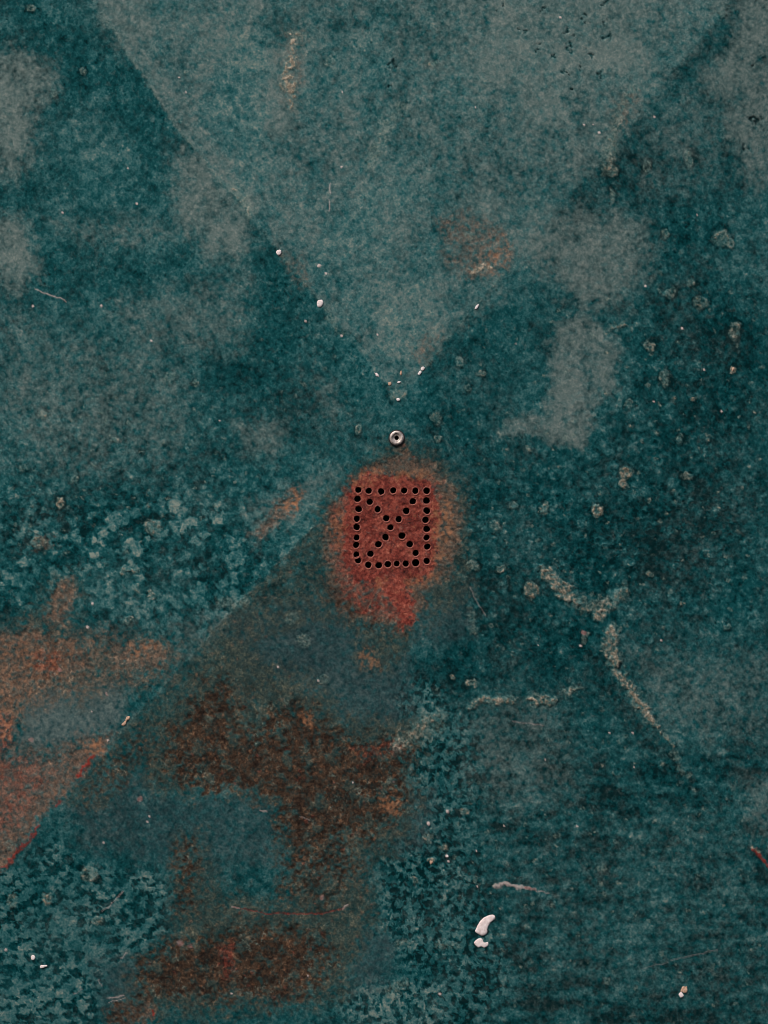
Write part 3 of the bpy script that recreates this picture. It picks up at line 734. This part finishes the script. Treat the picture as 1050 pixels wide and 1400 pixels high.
M_SHEET = sheet_material()
M_RIM = simple_material('rusty_hole_edge', srgb(104, 46, 40), srgb(180, 110, 96), 0.75, 0, 1200, 0.5)
M_VOID = simple_material('dark_hole_shade', (0.002, 0.008, 0.011), (0.004, 0.012, 0.016), 0.95, 0, 300, 0.2)  # near-black colour stands in for the unlit space inside the holes
M_METAL = simple_material('bare_zinc', srgb(112, 104, 98), srgb(232, 218, 212), 0.42, 0.45, 420, 0.6, 0.0005)
M_SHADOW_RING = simple_material('rivet_gap_shade', (0.008, 0.008, 0.009), (0.018, 0.017, 0.017), 0.8, 0, 800, 0.3)  # near-black for the shade in the gap round the rivet head
M_WHITE = simple_material('white_primer', srgb(206, 188, 186), srgb(248, 238, 238), 0.85, 0, 330, 0.6)
M_TAN = simple_material('tan_primer', srgb(150, 112, 92), srgb(224, 192, 166), 0.8, 0, 900, 0.6)

# ------------------------------------------------------------------ building the panel
root = bpy.data.objects.new('steel_panel', None)
COL.objects.link(root)
root.location = (0, 0, ZC)
root.empty_display_size = 0.1
root['label'] = 'weathered teal painted steel panel with crossing creases, rust stains and a square of drilled holes'
root['category'] = 'metal panel'

def to_local(px, py, h):
    """grid point + relief (grid units towards the viewer) -> panel coordinates in metres"""
    return ((px - CX) * S, -h * S, (CY - py) * S)

def mesh_obj(name, verts, faces, mat, parent, smooth=True, label=None):
    me = bpy.data.meshes.new(name)
    me.from_pydata(verts, [], faces)
    me.validate()
    for p in me.polygons: p.use_smooth = smooth
    for k in (mat if isinstance(mat, (list, tuple)) else [mat]): me.materials.append(k)
    o = bpy.data.objects.new(name, me)
    COL.objects.link(o)
    o.parent = parent
    if label: o['label'] = label
    return o

# relief of the vent square: faint dish round every hole
hmap = H.reshape(NY, NX)
def height_at(x, y):
    i = int(np.clip(np.searchsorted(XS, x), 1, NX - 1)); j = int(np.clip(np.searchsorted(YS, y), 1, NY - 1))
    return float(hmap[j, i])

vx, vy = gx.copy(), gy.copy()
inside = np.zeros(N, bool)
for (hx, hy, hr) in HOLES:
    ii = sel(hx - 10, hx + 10, hy - 10, hy + 10)
    dx, dy = gx[ii] - hx, gy[ii] - hy
    d = np.hypot(dx, dy) + 1e-6
    near = np.abs(d - hr) < 0.42
    vx[ii[near]] = hx + dx[near] / d[near] * hr
    vy[ii[near]] = hy + dy[near] / d[near] * hr
    inside[ii] |= d < hr - 0.05
inside |= np.hypot(gx - 542.3, gy - 599.2) < 5.0        # bore of the rivet
co = np.empty((N, 3), np.float32)
co[:, 0] = (vx - CX) * S
co[:, 1] = -H * S
co[:, 2] = (CY - vy) * S
# folded back flange all round the sheet
edge = np.zeros((NY, NX), bool)
edge[0], edge[-1], edge[:, 0], edge[:, -1] = True, True, True, True
co[edge.ravel(), 1] += 0.022

idx = np.arange(N).reshape(NY, NX)
quad = np.stack([idx[:-1, :-1], idx[1:, :-1], idx[1:, 1:], idx[:-1, 1:]], -1).reshape(-1, 4)
keep = inside[quad].sum(1) == 0
quad = quad[keep]
me = bpy.data.meshes.new('sheet')
me.vertices.add(N)
me.vertices.foreach_set('co', co.ravel())
nf = len(quad)
me.loops.add(nf * 4)
me.loops.foreach_set('vertex_index', quad.ravel().astype(np.int32))
me.polygons.add(nf)
me.polygons.foreach_set('loop_start', np.arange(0, nf * 4, 4, dtype=np.int32))
me.update(calc_edges=True)
me.polygons.foreach_set('use_smooth', np.ones(nf, bool))
for k, a in A.items():
    at = me.attributes.new(k, 'FLOAT', 'POINT')
    at.data.foreach_set('value', np.clip(a, -0.5, 1.5).astype(np.float32))
me.materials.append(M_SHEET)
sheet = bpy.data.objects.new('sheet', me)
COL.objects.link(sheet)
sheet.parent = root

# ---- drilled holes: chamfered edge, wall of the hole, darkness behind
rnd = random.Random(7)
for (hx, hy, hr) in HOLES:
    K = 32
    prof = [(hr + 1.1, -0.15), (hr + 0.7, 0.20), (hr + 0.2, 0.20), (hr - 0.3, -0.6), (hr - 0.75, -3.0), (hr - 0.4, -26.0)]
    base = height_at(hx + hr + 2, hy) * 0.5 + height_at(hx - hr - 2, hy) * 0.5
    a0, lob, ell, ea = rnd.uniform(0, 6.28), rnd.choice([0, 0, 0.3, 0.7, 1.0]), rnd.uniform(0, 0.3), rnd.uniform(0, 3.14)
    wob = [rnd.uniform(-0.25, 0.25) + lob * max(0, math.cos(6.2832 * k / K - a0)) ** 8 + ell * math.cos(2 * (6.2832 * k / K - ea)) for k in range(K)]
    vs_, fs, mi = [], [], []
    for (r, h) in prof:
        for k in range(K):
            a = 2 * math.pi * k / K
            w = 0.5 * wob[k] + 0.25 * wob[k - 1] + 0.25 * wob[(k + 1) % K]
            vs_.append((r * math.cos(a) * S + w * S * math.cos(a), -h * S, r * math.sin(a) * S + w * S * math.sin(a)))
    for q_ in range(len(prof) - 1):
        for k in range(K):
            k2 = (k + 1) % K
            fs.append((q_ * K + k, (q_ + 1) * K + k, (q_ + 1) * K + k2, q_ * K + k2))
            mi.append(0 if q_ < 4 else 1)
    fs.append(tuple((len(prof) - 1) * K + k for k in range(K))); mi.append(1)
    o = mesh_obj('vent_hole', vs_, fs, [M_RIM, M_VOID], root)
    for p_, q_ in zip(o.data.polygons, mi): p_.material_index = q_
    o.location = to_local(hx, hy, base)

# ---- rivet above the holes
def lathe(name, prof, mat, parent, K=48, label=None, close=True):
    vs_, fs = [], []
    for (r, h) in prof:
        for k in range(K):
            a = 2 * math.pi * k / K
            vs_.append((r * math.cos(a) * S, -h * S, r * math.sin(a) * S))
    for q_ in range(len(prof) - 1):
        for k in range(K):
            k2 = (k + 1) % K
            fs.append((q_ * K + k, (q_ + 1) * K + k, (q_ + 1) * K + k2, q_ * K + k2))
    if close: fs.append(tuple((len(prof) - 1) * K + k for k in range(K)))
    return mesh_obj(name, vs_, fs, mat, parent, label=label)
RX, RY = 542.3, 599.2
rb = height_at(RX, RY)
rivet = lathe('rivet', [(9.6, 0.1), (9.75, 0.9), (9.4, 1.5), (8.6, 1.9), (7.2, 2.2), (6.2, 2.1), (5.6, 1.2), (5.0, 0.8), (3.9, 0.9), (3.2, 0.7), (2.9, 0.1)],
              M_METAL, root, close=False, label='shiny bare metal rivet with a dark hollow centre')
rivet.location = to_local(RX, RY, rb + 0.3)
shadow_ring = lathe('shadow_ring', [(11.2, -0.6), (11.1, 0.55), (10.4, 0.75), (9.0, 0.7)], M_SHADOW_RING, rivet, close=False)  # dark ring added as the shadow gap round the rivet
core = lathe('rivet_core', [(3.0, 0.2), (2.8, -0.4), (2.7, -9.0)], M_VOID, rivet, K=24)

# ---- raised white paint blobs and chips: an outline pillowed up from the sheet
def pillow(name, pts, height, mat, label=None, seed=0, parent=None):
    rr = random.Random(seed)
    # resample the outline
    out = []
    n = len(pts)
    for i in range(n):
        p0, p1, p2, p3 = pts[i - 1], pts[i], pts[(i + 1) % n], pts[(i + 2) % n]
        for s_ in range(3):
            t = s_ / 3
            f = lambda a, b, c, d: 0.5 * (2 * b + (c - a) * t + (2 * a - 5 * b + 4 * c - d) * t * t + (3 * b - a - 3 * c + d) * t ** 3)
            out.append((f(p0[0], p1[0], p2[0], p3[0]) + rr.uniform(-.25, .25), f(p0[1], p1[1], p2[1], p3[1]) + rr.uniform(-.25, .25)))
    K = len(out)
    cx = sum(p[0] for p in out) / K; cy = sum(p[1] for p in out) / K
    b = height_at(cx, cy)
    vs_, fs = [], []
    rings = [(1.03, -1.0), (1.0, 0.25), (0.92, 0.68), (0.74, 0.92), (0.45, 1.0), (0.12, 1.02)]
    for (k, h) in rings:
        for (x, y) in out:
            hh = h * height * (1 + rr.uniform(-.10, .10)) if h > 0 else h
            vs_.append(((cx + (x - cx) * k - cx) * S, -hh * S, -(cy + (y - cy) * k - cy) * S))
    for q_ in range(len(rings) - 1):
        for k in range(K):
            k2 = (k + 1) % K
            fs.append((q_ * K + k, q_ * K + k2, (q_ + 1) * K + k2, (q_ + 1) * K + k))
    fs.append(tuple((len(rings) - 1) * K + k for k in range(K)))
    o = mesh_obj(name, vs_, fs, mat, parent or root, label=label)
    o.location = to_local(cx, cy, b)
    return o

def z5(L): return [(350 + u / 3, 1050 + v / 3) for (u, v) in L]
pillow('white_paint_blob', z5([(980, 611), (983, 630), (966, 644), (953, 666), (950, 690), (932, 699), (914, 692), (902, 681), (908, 664), (918, 645), (937, 624), (958, 613)]),
       1.5, M_WHITE, 'long curved white paint blob, upper of two', 1)
pillow('white_paint_blob', z5([(918, 708), (931, 714), (937, 728), (954, 726), (955, 740), (940, 750), (925, 744), (913, 748), (897, 728)]),
       1.3, M_WHITE, 'small ragged white paint blob below the long one', 2)

def chip(x, y, rx, ry, rot, height, mat, label=None, seed=0):
    rr = random.Random(seed)
    pts = []
    n = 9
    for i in range(n):
        a = 2 * math.pi * i / n
        k = rr.uniform(0.78, 1.18)
        u, v = rx * k * math.cos(a), ry * k * math.sin(a)
        pts.append((x + u * math.cos(rot) - v * math.sin(rot), y + u * math.sin(rot) + v * math.cos(rot)))
    return pillow('paint_chip', pts, height, mat, label, seed)
chip(381.3, 345.3, 3.6, 3.8, 0.2, 1.3, M_WHITE, 'round whitish chip on the upper left crease, upper of two', 11)
chip(437.2, 415.3, 4.6, 5.2, 0.4, 1.5, M_WHITE, 'round whitish chip on the upper left crease, lower of two', 12)
chip(573.5, 510.5, 3.6, 2.0, -0.9, 1.2, M_WHITE, None, 13)
chip(577.8, 504.5, 3.4, 2.2, -0.8, 1.2, M_WHITE, None, 14)
chip(515.2, 513.0, 3.6, 1.8, 0.9, 1.1, M_WHITE, None, 15)
chip(533.0, 525.2, 2.4, 2.8, 0.3, 1.1, M_TAN, None, 16)
chip(545.5, 523.0, 2.5, 1.4, -0.3, 1.0, M_WHITE, None, 17)
chip(548.2, 510.5, 1.4, 3.4, 0.1, 1.0, M_TAN, None, 18)
chip(544.3, 546.8, 2.4, 2.4, 0.0, 1.1, M_WHITE, None, 19)
chip(651.8, 420.0, 4.0, 1.5, -1.0, 1.0, M_WHITE, None, 20)
chip(41.5, 1314.0, 3.2, 3.4, 0.5, 1.2, M_WHITE, None, 21)
chip(55.0, 1326.2, 5.2, 2.2, -0.1, 1.2, M_WHITE, None, 22)
chip(934.6, 1365.5, 3.4, 3.8, 0.4, 1.4, M_WHITE, 'pale chip low on the right of the panel', 23)
chip(939.0, 1358.0, 4.6, 5.2, 0.6, 0.9, M_TAN, None, 24)
chip(173.5, 983.0, 4.2, 2.2, -0.9, 1.2, M_TAN, 'tan flake on the lower left crease', 25)
chip(169.0, 990.0, 4.0, 2.4, -0.8, 1.2, M_TAN, None, 26)
chip(1004.2, 503.5, 1.5, 2.8, 0.4, 0.8, M_TAN, None, 27)
chip(590.0, 1181.0, 2.6, 3.4, 0.3, 1.1, M_TAN, None, 28)
chip(612.0, 1173.0, 1.8, 1.8, 0.3, 1.0, M_WHITE, None, 29)
